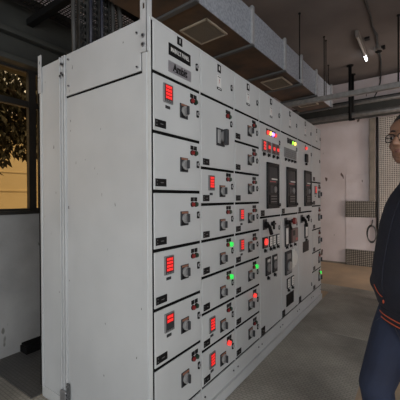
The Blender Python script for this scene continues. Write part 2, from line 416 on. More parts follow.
def handle(d, x, z, w=.070, h=.085, big=1.):
    """rotary breaker handle on its dark escutcheon with an orange legend"""
    b = MB(); b.box(x, x + w, -.006, 0, z, z + h, 'dark', .002)
    b.box(x + w * .1, x + w * .9, -.0075, -.005, z + h * .84, z + h * .97, 'orange_label')
    b.box(x + w * .10, x + w * .52, -.0085, -.005, z + h * .05, z + h * .40, 'black'); b.build('handle_plate', d)
    cx, cz = x + w * .56, z + h * .50; b = MB()
    b.cyl((cx, -.006, cz), (cx, -.018, cz), w * .40, 'knob', 22); b.cyl((cx, -.018, cz), (cx, -.024, cz), w * .29, 'grey', 20, w * .26)
    b.box(cx - w * .09, cx + w * .09, -.038, -.024, cz - h * .26, cz + h * .32, 'dark', .003); b.build('rotary_handle', d)
def buttons(d, x, z, lit=None, s=1.):
    """a pair of push buttons with black legend plates above; lit is 'r' or 'g' for a glowing one"""
    for k, (c, nm) in enumerate((('red', 'red push button'), ('green', 'green push button'))):
        xx = x + .018 + k * .034; m = c
        if lit == 'g' and k == 1: m = 'greenlamp'
        if lit == 'r' and k == 0: m = 'redlamp'
        b = MB(); b.box(xx - .014 * s, xx + .014 * s, -.003, 0, z + .018, z + .042, 'black', .0008)
        b.cyl((xx, 0, z), (xx, -.006, z), .0155 * s, 'black', 16)
        big = (lit == 'g' and k == 1) or (lit == 'r' and k == 0)
        b.cyl((xx, -.006, z), (xx, -.022 if big else -.015, z), (.0165 if big else .0125) * s, m, 16); o = b.build('push_button', d)
        o['label'] = ('glowing ' if big else '') + nm

def door(root, x0, x1, z0, z1):
    b = MB(); b.box(x0, x1, 0, .020, z0, z1, 'paint', .0035); return b.build('door', root)

def cabinet(x0, x1, label, rows, depth=DEPTH, first=False, last=False):
    w = x1 - x0
    root = empty('switchgear_cabinet', (x0, 0, 0), label, 'cabinet', 'switchgear cabinets in the line-up')
    b = MB()                                     # carcass: painted box with a rebate for the doors
    b.box(.001, w - .001, .026, depth if not first else depth - .30, CH, ZT - .004, 'side_paint', .002)
    b.build('carcass', root)
    b = MB(); b.box(.0065, w - .0055, .005, .026, ZB - .004, ZT - .018, 'gasket'); b.build('door_gasket', root)
    b = MB(); b.box(.001, w - .001, .004, .03, ZT - .016, ZT, 'paint', .003); b.box(.0005, .0065, .003, .03, CH, ZT, 'paint', .001)
    b.box(w - .0055, w - .0005, .003, .03, CH, ZT, 'paint', .001); b.build('front_frame', root)
    b = MB(); b.box(.004, w - .004, .002, .026, CH + .004, ZB - G, 'paint', .003)
    for x in (.035, w - .03): b.cyl((x, .004, .135), (x, -.003, .135), .006, 'dark', 10)
    b.build('kick_panel', root)
    b = MB(); b.box(.0, w, -.012, .05, .001, CH, 'paint', .003); b.box(.0, w, -.012, .012, CH - .004, CH + .002, 'paint')
    b.build('base_channel', root)
    b = MB(); b.box(0, w, depth - .05, depth, .001, CH, 'paint', .003); b.build('base_channel', root)
    lx = .0185 if first else .0085
    doors = []
    zs = [ZT - .018] + rows
    for i, (za, zb) in enumerate(zip(zs, rows[:] )):
        pass
    for i in range(len(zs) - 1):
        doors.append(door(root, lx, w - .0075, zs[i + 1] + G, zs[i] - (G if i else 0)))
    return root, doors, zs

def top_door(d, w, k=0):
    """legend plate, danger sticker and lock of a top chamber door"""
    c = w * .51
    b = MB(); b.box(c - .021, c + .021, -.003, 0, 2.222, 2.274, 'black', .0008); b.box(c - .006, c + .006, -.0042, -.0028, 2.236, 2.262, 'white'); b.build('number_plate', d)
    b = MB(); b.box(c - .026, c + .026, -.0015, 0, 2.126, 2.200, 'white', .0004)
    b.box(c - .018, c + .018, -.0024, -.0014, 2.189, 2.193, 'dark')
    b.face([(c - .004, -.0024, 2.160), (c + .002, -.0024, 2.160), (c + .007, -.0024, 2.178), (c + .001, -.0024, 2.178)], 'redtext')
    b.face([(c - .006, -.0024, 2.140), (c - .002, -.0024, 2.159), (c + .003, -.0024, 2.159)], 'redtext'); b.build('danger_sticker', d)
    b = MB(); b.box(c - .028, c + .028, -.003, 0, 2.105, 2.121, 'black', .0008); b.box(c - .018, c + .018, -.0040, -.0028, 2.110, 2.115, 'white'); b.build('legend_plate', d)
    lock(d, w - .045, 2.168)

P6 = (ZD - ZB) / 6; P8 = (ZD - ZB) / 8
XB = [0, .430, .860, 1.288, 1.778, 2.290, 2.836, 3.267]

# --- first cabinet
rows = [ZD] + [ZD - P6 * (k + 1) for k in range(6)]
c1, ds, zs = cabinet(XB[0], XB[1] - .001, 'nearest switchgear cabinet with the MAIN LT PANEL sign and exposed grey side', rows, first=True)
d = ds[0]
b = MB(); b.box(.209, .253, -.003, 0, 2.236, 2.281, 'black', .0008); b.build('number_plate', d); text('number', '1', .032, (.231, -.0032, 2.2585), 'white', d, bold=.0008)
b = MB(); b.box(.136, .328, -.004, 0, 2.152, 2.217, 'black', .001); b.build('sign_plate', d)
text('sign_lettering', 'MAIN LT PANEL', .034, (.232, -.0044, 2.1845), 'white', d, width=.160, bold=.0003)
b = MB(); b.box(.131, .331, -.004, 0, 2.061, 2.121, 'alu', .001); b.build('maker_plate', d)
text('maker_lettering', 'Ambit', .056, (.231, -.0044, 2.092), 'black', d, width=.128, bold=.0020)
b = MB(); b.box(.178, .287, -.0048, -.0035, 2.070, 2.0735, 'dark'); b.build('maker_underline', d)
lock(d, .392, 2.172)
for i in range(1, 7):
    d = ds[i]; zt = zs[i]
    nameplate(d, .028, zt - P6 + .026, .083, .040)
    handle(d, .228, zt - .192, .070, .082); buttons(d, .322, zt - .073); lock(d, .398, zt - .135)
    if i in (1, 4): meter(d, .089, zt - .138, .075, .100)
    if i == 5: meter(d, .089, zt - .138, .075, .100, lit=.5)
# its exposed side: front and rear skins, upper cover, brackets, bolts
D1 = DEPTH - .30
b = MB(); b.box(-.004, .004, .030, .738, CH + .004, 2.018, 'side_paint', .002); b.build('side_panel', c1)
b = MB(); b.box(-.002, .004, .028, .738, 2.022, ZT - .004, 'gasket'); b.build('cover_gasket', c1)
b = MB(); b.box(-.008, .002, .062, .732, 2.032, ZT - .006, 'side_paint', .002); b.build('side_cover', c1)
b = MB(); b.box(-.005, .003, .026, .056, CH, ZT - .003, 'side_paint', .002); b.build('corner_post', c1)
b = MB(); b.box(-.004, .002, .740, .810, CH, ZT - .003, 'side_paint', .002); b.box(-.014, .002, .742, .752, CH, ZT - .003, 'side_paint', .003); b.box(-.014, .002, .768, .778, CH, ZT - .003, 'side_paint', .003); b.box(-.014, .002, .800, .808, CH, ZT - .003, 'side_paint', .003); b.build('joint_strip', c1)
b = MB(); b.box(0, XB[1] - .002, .768, DEPTH, CH, ZT - .004, 'side_paint', .002); b.build('rear_chamber', c1)
b = MB(); b.box(-.003, .004, .812, DEPTH - .028, .084, ZT - .006, 'side_paint', .002); b.build('rear_side_panel', c1)
b = MB(); b.box(-.006, .004, DEPTH - .024, DEPTH + .002, CH, ZT - .003, 'side_paint', .004); b.build('rear_post', c1)
b = MB(); b.box(-.004, XB[1], DEPTH + .001, DEPTH + .022, CH, ZT - .12, 'gasket'); b.build('rear_gasket', c1)
b = MB(); b.box(-.004, .004, .0, DEPTH, .001, .078, 'paint', .002); b.build('side_base', c1)
def bolt(x, y, z, r=.011):
    b = MB(); b.cyl((x, y, z), (x - .006, y, z), r, 'steel', 6); b.cyl((x - .006, y, z), (x - .011, y, z), r * .55, 'dark', 10); b.build('bolt', c1)
for z in (2.235, 2.085, 2.075 - .42): pass
for y, z in ((.775, 2.245), (.775, 2.185), (.790, 2.170), (.757, 2.17), (.757, 2.235)): bolt(-.010, y, z)
for y, z in ((.70, 2.255), (.085, 2.23), (.085, 2.055), (.70, 2.09)): bolt(-.008, y, z, .007)
def slot_bracket(y0, y1, z0, z1, holes, x=-.008, flange=True):
    """upright angle bracket with slotted holes"""
    b = MB(); yc = (y0 + y1) / 2; hw = .008; cur = z0
    zz = sorted(holes)
    for h0, h1 in zz:
        b.box(x - .006, x, y0, y1, cur, h0, 'bracket'); b.box(x - .006, x, y0, yc - hw, h0, h1, 'bracket'); b.box(x - .006, x, yc + hw, y1, h0, h1, 'bracket'); cur = h1
    b.box(x - .006, x, y0, y1, cur, z1, 'bracket')
    if flange: b.box(x - .006, x + .030, y0 - .0005, y0 + .005, z0, z1, 'bracket')
    return b.build('lifting_bracket', c1)
slot_bracket(.012, .058, 2.120, 2.392, [(2.335, 2.365)])
for z in (2.20, 2.155): bolt(-.014, .035, z, .012)
slot_bracket(1.030, 1.068, 2.115, 2.372, [(2.205, 2.23), (2.31, 2.335)], flange=False)
b = MB(); b.box(-.018, -.010, .712, .742, .10, .205, 'strap', .002); b.box(-.030, -.010, .735, .80, .06, .15, 'steel', .006); b.build('foot_bracket', c1)
for z in (.190, .135, .108): bolt(-.016, .728, z, .008)

# --- second cabinet: eight modules, the topmost door double height
rows = [ZD, ZD - 2 * P8] + [ZD - P8 * (k + 3) for k in range(6)]
c2, ds, zs = cabinet(XB[1], XB[2] - .001, 'second switchgear cabinet from the camera, with a double-height door and big breaker handle', rows)
top_door(ds[0], .43)
d = ds[1]; nameplate(d, .024, ZD - 2 * P8 + .020, .070, .040); buttons(d, .300, ZD - .075); lock(d, .378, ZD - .118)
b = MB(); b.box(.178, .280, -.008, 0, 1.730, 1.848, 'dark', .003); b.box(.185, .215, -.016, -.006, 1.745, 1.835, 'knob', .003); b.build('handle_plate', d)
b = MB(); b.cyl((.243, -.008, 1.795), (.243, -.030, 1.795), .034, 'grey', 20); b.box(.228, .258, -.055, -.026, 1.735, 1.842, 'dark', .006); b.build('rotary_handle', d)
LIT = {4: 'g', 5: 'g', 7: 'r'}
for i in range(2, 8):
    d = ds[i]; zt = zs[i]
    nameplate(d, .022, zt - P8 + .020, .070, .040); handle(d, .215, zt - .182, .072, .080)
    buttons(d, .300, zt - .058, LIT.get(i)); lock(d, .385, zt - .105)
    if i in (2, 6, 7): meter(d, .080, zt - .140, .068, .098)
# --- third cabinet: eight equal modules
rows = [ZD - P8 * k for k in range(9)]
c3, ds, zs = cabinet(XB[2], XB[3] - .001, 'third switchgear cabinet from the camera, with eight equal doors', rows)
top_door(ds[0], .428)
LIT = {6: 'g', 7: 'r'}
for i in range(1, 9):
    d = ds[i]; zt = zs[i]
    nameplate(d, .014, zt - P8 + .020, .070, .040); handle(d, .205, zt - .160, .072, .084)
    buttons(d, .285, zt - .062, LIT.get(i)); lock(d, .375, zt - .110)
    if i in (4, 5): meter(d, .064, zt - .135, .066, .094)

# --- big breaker cabinets
def lamps(d, xs, z, ms):
    for x, m in zip(xs, ms):
        b = MB(); b.box(x - .022, x + .022, -.003, 0, z + .018, z + .036, 'black', .0008); b.cyl((x, 0, z), (x, -.006, z), .021, 'black', 16)
        b.cyl((x, -.006, z), (x, -.020, z), .019, m, 16, .015); o = b.build('indicator_lamp', d)
def dial_meter(d, x, z, w, h, face='dark', lit=False):
    b = MB(); b.box(x, x + w, -.010, 0, z, z + h, 'grey' if face in ('dark', 'grey') and w < .1 else 'bezel', .002); b.box(x + w * .1, x + w * .9, -.0115, -.009, z + h * .08, z + h * .92, face, .0005)
    if not lit:
        for k in range(3): b.box(x + w * .22, x + w * .78, -.0125, -.011, z + h * (.28 + .2 * k), z + h * (.31 + .2 * k), 'dark' if face != 'dark' else 'grey')
    b.build('panel_meter', d)
    if lit:
        b = MB(); b.box(x + w * .16, x + w * .84, -.0128, -.0112, z + h * .12, z + h * .88, 'reddim')
        for k in range(3 if lit == 1 else 1): b.box(x + w * .24, x + w * .76, -.0138, -.0125, z + h * (.18 + .25 * k if lit == 1 else .35), z + h * (.34 + .25 * k if lit == 1 else .62), 'redseg')
        p = b.build('meter_display', d); p['label'] = 'red glowing digital display'
def knob(d, x, z, r=.013):
    b = MB(); b.cyl((x, 0, z), (x, -.006, z), r * 1.3, 'black', 14); b.cyl((x, -.006, z), (x, -.020, z), r * .8, 'black', 12); b.box(x - r * .3, x + r * .3, -.024, -.016, z - r * 1.2, z + r * .9, 'grey', .001); b.build('selector_knob', d)
def breaker(d, x0, x1, z0, z1):
    f = .028; b = MB()
    b.box(x0, x1, -.016, 0, z1 - f, z1, 'bezel', .004); b.box(x0, x1, -.016, 0, z0, z0 + f, 'bezel', .004); b.box(x0, x0 + f, -.016, 0, z0, z1, 'bezel', .004); b.box(x1 - f, x1, -.016, 0, z0, z1, 'bezel', .004)
    b.build('breaker_bezel', d)
    b = MB(); w = x1 - x0 - 2 * f; a = x0 + f; h = z1 - z0
    b.box(a, x1 - f, -.006, 0, z0 + f, z1 - f, 'bezel'); b.box(a + w * .06, a + w * .94, -.012, -.004, z0 + h * .56, z1 - f - .01, 'dark', .003)
    b.box(a + w * .12, a + w * .75, -.0132, -.0115, z0 + h * .58, z0 + h * .60, 'redtext'); b.box(a + w * .30, a + w * .9, -.0132, -.0115, z0 + h * .63, z0 + h * .66, 'white')
    b.box(a + w * .1, a + w * .9, -.016, -.004, z0 + f + .012, z0 + h * .30, 'black', .003); b.box(a + w * .15, a + w * .5, -.013, -.004, z0 + h * .34, z0 + h * .50, 'dark', .003)
    b.cyl((a + w * .72, -.005, z0 + h * .42), (a + w * .72, -.016, z0 + h * .42), w * .13, 'grey', 16)
    for k in range(3): b.box(a + w * .2, a + w * .8, -.0175, -.0155, z0 + f + .03 + k * .025, z0 + f + .036 + k * .025, 'grey')
    b.build('circuit_breaker', d)
    b = MB(); b.cyl((x1 + .012, 0, z0 + .03), (x1 + .012, -.02, z0 + .03), .016, 'black', 14); b.build('bezel_latch', d)
def big_handle(d, x, z, s=1.):
    """pistol-grip selector: round base, hub and drooping lever"""
    b = MB(); b.box(x - .036 * s, x + .036 * s, -.005, 0, z - .036 * s, z + .044 * s, 'dark', .002); b.cyl((x, -.005, z), (x, -.030, z), .024 * s, 'black', 16)
    b.cyl((x, -.030, z), (x + .020 * s, -.040, z - .02 * s), .014 * s, 'black', 10); b.cyl((x + .012 * s, -.038, z - .012 * s), (x + .040 * s, -.044, z - .070 * s), .012 * s, 'black', 12, .015 * s); b.build('selector_switch', d)
def cross_switch(d, x, z, m='black'):
    b = MB(); b.cyl((x, 0, z), (x, -.016, z), .020, 'black', 14); b.box(x - .036, x + .036, -.030, -.014, z - .008, z + .008, m, .002); b.box(x - .008, x + .008, -.030, -.014, z - .05, z + .028, m, .002); b.build('selector_switch', d)
ZM = 1.212
def big_cab(i, label):
    r = cabinet(XB[i], XB[i + 1] - .001, label, [ZD, ZM, ZB]); w = XB[i + 1] - XB[i]
    top_door(r[1][0], w); nameplate(r[1][1], .020, ZM + .012, .075, .050); nameplate(r[1][2], .018, ZB + .012, .078, .062)
    return r
c4, ds, zs = big_cab(3, 'fourth switchgear cabinet from the camera, lit violet lamp over four red-lit meters'); o4 = XB[3]
d = ds[1]; L = lambda x: x - o4
lamps(d, [L(1.448), L(1.503), L(1.561), L(1.618)], 1.955, ['redlamp', 'yellowlamp', 'bluelamp', 'redlamp'])
for x, l in ((1.333, 1), (1.435, 2), (1.545, 2), (1.640, 2)): dial_meter(d, L(x), 1.778, .078, .102, 'dark', l); knob(d, L(x) + .038, 1.758)
breaker(d, L(1.426), L(1.702), 1.284, 1.696); lock(d, L(1.739), 1.908)
d = ds[2]; big_handle(d, L(1.388), 1.145, 1.15); cross_switch(d, L(1.545), 1.145); lock(d, L(1.722), 1.10)
dial_meter(d, L(1.335), .945, .100, .095, 'black', 2); 
b = MB(); b.cyl((L(1.385), -.01, 1.0), (L(1.385), -.024, 1.0), .030, 'redlamp', 18, .026); o = b.build('indicator_lamp', d); o['label'] = 'glowing red lamp'
for x in (1.475, 1.553, 1.648): dial_meter(d, L(x), .942, .068, .097, 'cream'); 
for x in (1.388, 1.51, 1.587, 1.682): knob(d, L(x), .922, .014)
for x in (1.398, 1.550):
    dial_meter(d, L(x), .697, .108, .160, 'dark'); knob(d, L(x) + .054, .672, .014)
    b = MB(); b.cyl((L(x) + .054, -.010, .765), (L(x) + .054, -.018, .765), .036, 'grey', 18); b.box(L(x) + .024, L(x) + .084, -.0128, -.011, .815, .838, 'white', .0005); b.build('relay_dial', d)
c5, ds, zs = big_cab(4, 'fifth switchgear cabinet from the camera, with maroon relay and red mushroom knob'); o5 = XB[4]
d = ds[1]; L = lambda x: x - o5
lamps(d, [L(1.975), L(2.037), L(2.100), L(2.170)], 1.955, ['dark', 'dark', 'limelamp', 'yellowlamp'])
for x in (1.862, 1.955, 2.048, 2.140): dial_meter(d, L(x), 1.788, .078, .095, 'grey'); knob(d, L(x) + .038, 1.765)
breaker(d, L(1.922), L(2.215), 1.282, 1.692); lock(d, L(2.248), 1.908)
d = ds[2]; big_handle(d, L(1.900), 1.135, 1.0); lock(d, L(2.245), 1.10)
b = MB(); b.cyl((L(2.085), 0, 1.138), (L(2.085), -.02, 1.138), .020, 'black', 14); b.cyl((L(2.085), -.02, 1.138), (L(2.085), -.045, 1.138), .036, 'red', 18, .032); o = b.build('mushroom_button', d); o['label'] = 'red mushroom button'
b = MB(); b.box(L(1.870), L(1.985), -.010, 0, .890, 1.098, 'dark', .003); b.box(L(1.890), L(1.950), -.012, -.009, .915, 1.075, 'cream', .001); b.build('strip_meter', d)
b = MB(); b.box(L(1.988), L(2.022), -.020, 0, .908, 1.150, 'black', .004); b.build('busbar_cover', d)
b = MB(); b.box(L(2.030), L(2.220), -.024, 0, .910, 1.060, 'maroon', .004); b.box(L(2.05), L(2.12), -.0255, -.023, .985, 1.04, 'black'); b.box(L(2.14), L(2.20), -.0255, -.023, .93, .955, 'redtext'); b.build('protection_relay', d)
for x in (1.92, 2.04, 2.17): knob(d, L(x), .882, .014)
b = MB(); b.box(L(1.870), L(2.040), -.018, 0, .605, .840, 'dark', .004); b.box(L(1.90), L(2.0), -.021, -.016, .76, .815, 'grey', .002); b.cyl((L(1.955), -.016, .69), (L(1.955), -.034, .69), .045, 'knob', 20); b.box(L(1.89), L(2.02), -.021, -.016, .62, .645, 'grey', .001); b.build('relay', d)
b = MB(); b.box(L(2.058), L(2.120), -.022, 0, .650, .845, 'cream', .004); b.cyl((L(2.165), 0, .735), (L(2.165), -.018, .735), .058, 'cream', 24); b.box(L(2.11), L(2.20), -.016, 0, .66, .81, 'cream', .012); b.build('white_relay', d)
for x in (1.925, 2.045): dial_meter(d, L(x), .460, .085, .100, 'cream'); knob(d, L(x) + .042, .438, .014)
def vent(d, x0, x1, z0, z1):
    b = MB(); b.box(x0, x1, -.003, 0, z0, z1, 'bezel', .0008); n = 12
    for k in range(n): z = z0 + (z1 - z0) * (k + .5) / n; b.box(x0 + .008, x1 - .008, -.006, -.002, z - .0035, z + .0035, 'black')
    b.build('vent_grille', d)
vent(d, L(1.912), L(2.132), .278, .400)
c6, ds, zs = big_cab(5, 'sixth switchgear cabinet from the camera, with a single red lamp above its breaker'); o6 = XB[5]
d = ds[1]; L = lambda x: x - o6
lamps(d, [L(2.573)], 1.960, ['redlamp']); b = MB(); b.box(L(2.535), L(2.620), -.022, 0, 1.795, 1.892, 'black', .006); b.cyl((L(2.577), 0, 1.775), (L(2.577), -.02, 1.775), .014, 'black', 12); b.build('selector_switch', d)
breaker(d, L(2.510), L(2.780), 1.280, 1.698); lock(d, L(2.800), 1.915)
d = ds[2]; big_handle(d, L(2.42), 1.135, 1.15); cross_switch(d, L(2.62), 1.15); lock(d, L(2.79), 1.10)
b = MB(); b.box(L(2.515), L(2.640), -.010, 0, .905, 1.075, 'dark', .003); b.box(L(2.540), L(2.615), -.012, -.009, .925, 1.055, 'cream', .001); b.build('strip_meter', d); knob(d, L(2.575), .885, .014)
vent(d, L(2.455), L(2.681), .745, .870); lock(d, L(2.802), .31)
# --- last, narrow modules
rows = [ZD, 1.575, 1.272, .970, .680, .440, ZB]
c7, ds, zs = cabinet(XB[6], XB[7], 'furthest switchgear cabinet at the end of the row, with six small doors', rows, last=True)
top_door(ds[0], .431)
for i in range(1, 7):
    d = ds[i]; zt = zs[i]; nameplate(d, .045, zs[i + 1] + .018, .085, .048)
    if i == 1:
        lock(d, .36, zt - .16); continue
    if i == 2: meter(d, .110, zt - .155, .075, .110)
    handle(d, .285, zt - .200 if zt - zs[i + 1] > .26 else zt - .17, .090, .095); buttons(d, .300, zt - .062, 'g' if i == 6 else None, 1.15)
b = MB(); b.box(.425, .433, .03, DEPTH, CH, ZT - .004, 'side_paint', .002); b.build('side_panel', c7)

# ------------------------------------------------------------------ overhead: duct, pipes, rods, trays
DZ0, DZ1, DY0, DY1, DX0, DX1 = 2.90, 3.245, .265, .79, -.35, 4.47
duct = empty('air_duct', (0, .08, DZ0), 'galvanised rectangular air duct hung above the cabinets', 'duct', rz=R(-2.9))
b = MB(); h = DZ1 - DZ0
b.box(DX0, DX1, DY0, DY1, .004, h, 'galv', .004); b.build('duct_body', duct)
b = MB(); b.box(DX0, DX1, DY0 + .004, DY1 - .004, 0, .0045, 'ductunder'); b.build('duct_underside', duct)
for x in (-.30, .79, 1.675, 2.47, 3.02, 3.62, 4.40):
    b = MB(); b.box(x - .022, x + .022, DY0 - .022, DY0, -.012, h + .03, 'flange', .002); b.box(x - .022, x + .022, DY1, DY1 + .022, -.012, h + .03, 'flange', .002)
    b.box(x - .022, x + .022, DY0 - .022, DY1 + .022, -.022, 0, 'strap', .002); b.box(x - .022, x + .022, DY0 - .022, DY1 + .022, h, h + .02, 'flange', .002)
    b.build('duct_flange', duct)
def duct_grille(x0, x1, y0, y1):
    b = MB(); f = .018
    b.box(x0, x1, y0, y0 + f, -.014, 0, 'grille', .002); b.box(x0, x1, y1 - f, y1, -.014, 0, 'grille', .002); b.box(x0, x0 + f, y0, y1, -.014, 0, 'grille', .002); b.box(x1 - f, x1, y0, y1, -.014, 0, 'grille', .002)
    n = 16
    for k in range(n): x = x0 + f + (x1 - x0 - 2 * f) * (k + .5) / n; b.box(x - .0045, x + .0045, y0 + f, y1 - f, -.011, -.002, 'louvre')
    n = 14
    for k in range(n): y = y0 + f + (y1 - y0 - 2 * f) * (k + .5) / n; b.box(x0 + f, x1 - f, y - .003, y + .003, -.009, -.003, 'louvre')
    b.build('air_grille', duct)
duct_grille(1.03, 1.35, .335, .645); duct_grille(2.63, 2.98, .36, .66); duct_grille(3.74, 4.08, .36, .66)

def pipe(name, x, z, y0, y1, r, label, square=True):
    b = MB()
    if square: b.box(x - r, x + r, y0, y1, z - r, z + r, 'pipe', .006)
    else: b.tube([(x, y0, z), (x, y1, z)], r, 'pipe', 14)
    return tag(b.build(name), label, 'pipe')
pipe('support_channel', 3.65, 2.835, RY, LY, .034, 'square galvanised channel crossing under the duct and hung on rods')
pipe('overhead_pipe', 5.06, 2.87, RY, LY, .045, 'round grey overhead pipe hung on black brackets near the back wall', False)
pipe('overhead_pipe', 5.519, 3.20, RY, LY, .040, 'dull grey overhead pipe running just in front of the dark back beam', False)
def rod(x, y, z0, z1, r, label, name='hanger_rod', grp='hanger rods from the ceiling', br=False):
    b = MB(); b.tube([(x, y, z0), (x, y, z1)], r, 'rod', 8)
    b.cyl((x, y, z1 - .012), (x, y, z1), r * 2.2, 'rod', 10)
    if br: b.box(x - .03, x + .03, y - .075, y + .02, z0 - .02, z0 + .01, 'rod', .004)
    return tag(b.build(name), label, 'rod', grp)
rod(3.65, .045, 2.869, CEIL, .007, 'thin rod at the duct end, nearer of the pair holding the channel')
rod(3.78, .050, 2.905, CEIL, .006, 'thin rod at the duct end, just behind the rod holding the channel')
rod(3.65, -.872, 2.869, CEIL, .009, 'rod holding the channel at the right, above the man')
rod(2.86, .155, 2.90, CEIL, .007, 'thin rod hanging from the ceiling along the near side of the duct')
rod(4.72, .23, 2.95, CEIL, .007, 'short thin rod hanging beyond the far end of the duct')
rod(4.965, -.080, 2.775, CEIL, .027, 'thick black hanger with a foot bracket, in front of the grey pipe', 'pipe_hanger', 'black hangers near the back wall', True)
rod(5.44, -.047, 3.02, CEIL, .025, 'shorter thick black hanger, further back of the two', 'pipe_hanger', 'black hangers near the back wall')

# tube light, ceiling cable and junction box
t = empty('tube_light', (4.24, -.375, CEIL), 'ceiling tube light with only its far end glowing', 'lamp')
b = MB(); b.box(-.51, .50, -.025, .025, -.055, 0, 'tubebody', .006); b.build('batten', t)
b = MB(); b.cyl((-.47, 0, -.075), (.27, 0, -.075), .016, 'tubeoff', 14); b.build('tube', t)
b = MB(); b.cyl((.27, 0, -.075), (.46, 0, -.075), .0165, 'tubelit', 14); o = b.build('tube_end', t); o['label'] = 'glowing white tube end'
b = MB()
for x in (-.49, .485): b.box(x - .015, x + .015, -.02, .02, -.095, -.05, 'tubebody', .004)
b.build('lamp_holder', t)
b = MB(); b.box(4.02, 4.10, -.50, -.43, CEIL - .03, CEIL, 'black', .006); tag(b.build('ceiling_hook'), 'small black fixing on the ceiling beside the tube light', 'fixing')
b = MB(); pts = []
for (x, y, z) in ((2.2, -.60, CEIL - .012), (3.06, -.57, CEIL - .012), (3.45, -.585, CEIL - .025), (3.72, -.566, CEIL - .012), (4.0, -.60, CEIL - .03), (4.44, -.564, CEIL - .02)): pts.append((x, y, z))
b.tube(pts, .013, 'cable', 8); tag(b.build('ceiling_cable'), 'dark cable sagging along the ceiling up to the junction box', 'cable')
b = MB(); b.cyl((4.5, -.57, CEIL), (4.5, -.57, CEIL - .06), .055, 'tubebody', 18); b.cyl((4.5, -.57, CEIL - .06), (4.5, -.57, CEIL - .07), .048, 'rod', 18); b.box(4.46, 4.54, -.66, -.60, CEIL - .04, CEIL, 'rod', .004)
tag(b.build('junction_box'), 'round junction box on the ceiling right of the tube light', 'junction box')
b = MB(); b.tube([(4.55, -.57, CEIL - .02), (5.0, -.56, CEIL - .015), (5.5, -.51, CEIL - .02), (5.78, -.485, CEIL - .04), (5.82, -.47, 3.60), (5.82, -.42, 3.44), (5.80, -.35, 3.29)], .012, 'cable', 8)
tag(b.build('drop_cable'), 'dark cable leaving the junction box and curling down the back wall', 'cable')

# perforated risers standing on the first cabinets, with cables
def riser(x, y, label, w=.075, top=CEIL):
    b = MB(); z = ZT; s = w / 2
    b.box(x - s, x - s + .004, y - .02, y + .02, z, top, 'darktray'); b.box(x + s - .004, x + s, y - .02, y + .02, z, top, 'darktray')
    b.box(x - s, x - s * .45, y + .0, y + .004, z, top, 'darktray'); b.box(x + s * .45, x + s, y, y + .004, z, top, 'darktray'); b.box(x - .005, x + .005, y, y + .004, z, top, 'darktray')
    k = z
    while k < top - .03: b.box(x - s, x + s, y, y + .004, k, k + .026, 'darktray'); k += .05
    return tag(b.build('cable_tray'), label, 'cable tray', 'slotted cable risers above the cabinets')
riser(.245, .93, 'slotted vertical cable tray above the nearest cabinet, leftmost of the risers')
riser(.345, .93, 'slotted vertical cable tray above the nearest cabinet, second from the left')
riser(.445, .93, 'slotted vertical cable tray above the nearest cabinet, third from the left')
riser(.90, .95, 'slotted vertical cable tray rising right of the other risers', .10)
CB = (('black cable curving up beside the leftmost riser', 'cable', [(.175, .92, ZT), (.165, .92, 2.7), (.168, .92, 3.1), (.172, .92, CEIL)], .016),
      ('thick black cable sweeping up right of the three risers', 'cable', [(.62, .93, ZT), (.615, .93, 2.6), (.60, .93, 2.85), (.575, .93, 3.02), (.56, .93, 3.25), (.555, .93, CEIL)], .022),
      ('dark cable standing between the third riser and the thick cable', 'cable', [(.52, .92, ZT), (.516, .92, 2.8), (.512, .92, 3.3), (.51, .92, CEIL)], .018),
      ('blue cable between the second and third risers', 'bluecable', [(.395, .90, ZT), (.395, .90, 2.8), (.395, .9, CEIL)], .012),
      ('blue cable between the first and second risers', 'bluecable', [(.296, .90, ZT), (.297, .90, 2.8), (.296, .9, CEIL)], .012))
for lb, m, pts, r in CB:
    b = MB(); b.tube(pts, r, m, 10); tag(b.build('riser_cable'), lb, 'cable', 'cables rising from the cabinets')
# perforated overhead tray near the window wall, on a black cross arm
b = MB(); TZ = 3.04; x0, x1, y0, y1 = -.9, 1.5, 1.08, 1.68; s = .030
nx = int((x1 - x0) / s); ny = int((y1 - y0) / s); hh = .0095; mi = b.mi('tray2')
for i in range(nx):
    for j in range(ny):
        cx = x0 + (i + .5) * s; cy = y0 + (j + .5) * s
        o_ = [b.bm.verts.new((cx + a * s / 2, cy + c * s / 2, TZ)) for a, c in ((-1, -1), (1, -1), (1, 1), (-1, 1))]
        i_ = [b.bm.verts.new((cx + a * hh, cy + c * hh, TZ)) for a, c in ((-1, -1), (1, -1), (1, 1), (-1, 1))]
        for k in range(4):
            f = b.bm.faces.new((o_[k], i_[k], i_[(k + 1) % 4], o_[(k + 1) % 4])); f.material_index = mi
b.box(x0, x1, y0 - .004, y0, TZ, TZ + .06, 'tray2'); b.box(x0, x1, y1, y1 + .004, TZ, TZ + .06, 'tray2')
tag(b.build('perforated_tray'), 'dark perforated cable tray overhead between the window wall and the cabinets', 'cable tray')
b = MB(); b.box(.285, .345, .98, LY, TZ - .062, TZ - .002, 'rod', .004); tag(b.build('steel_joist'), 'black square arm under the perforated tray', 'support arm')

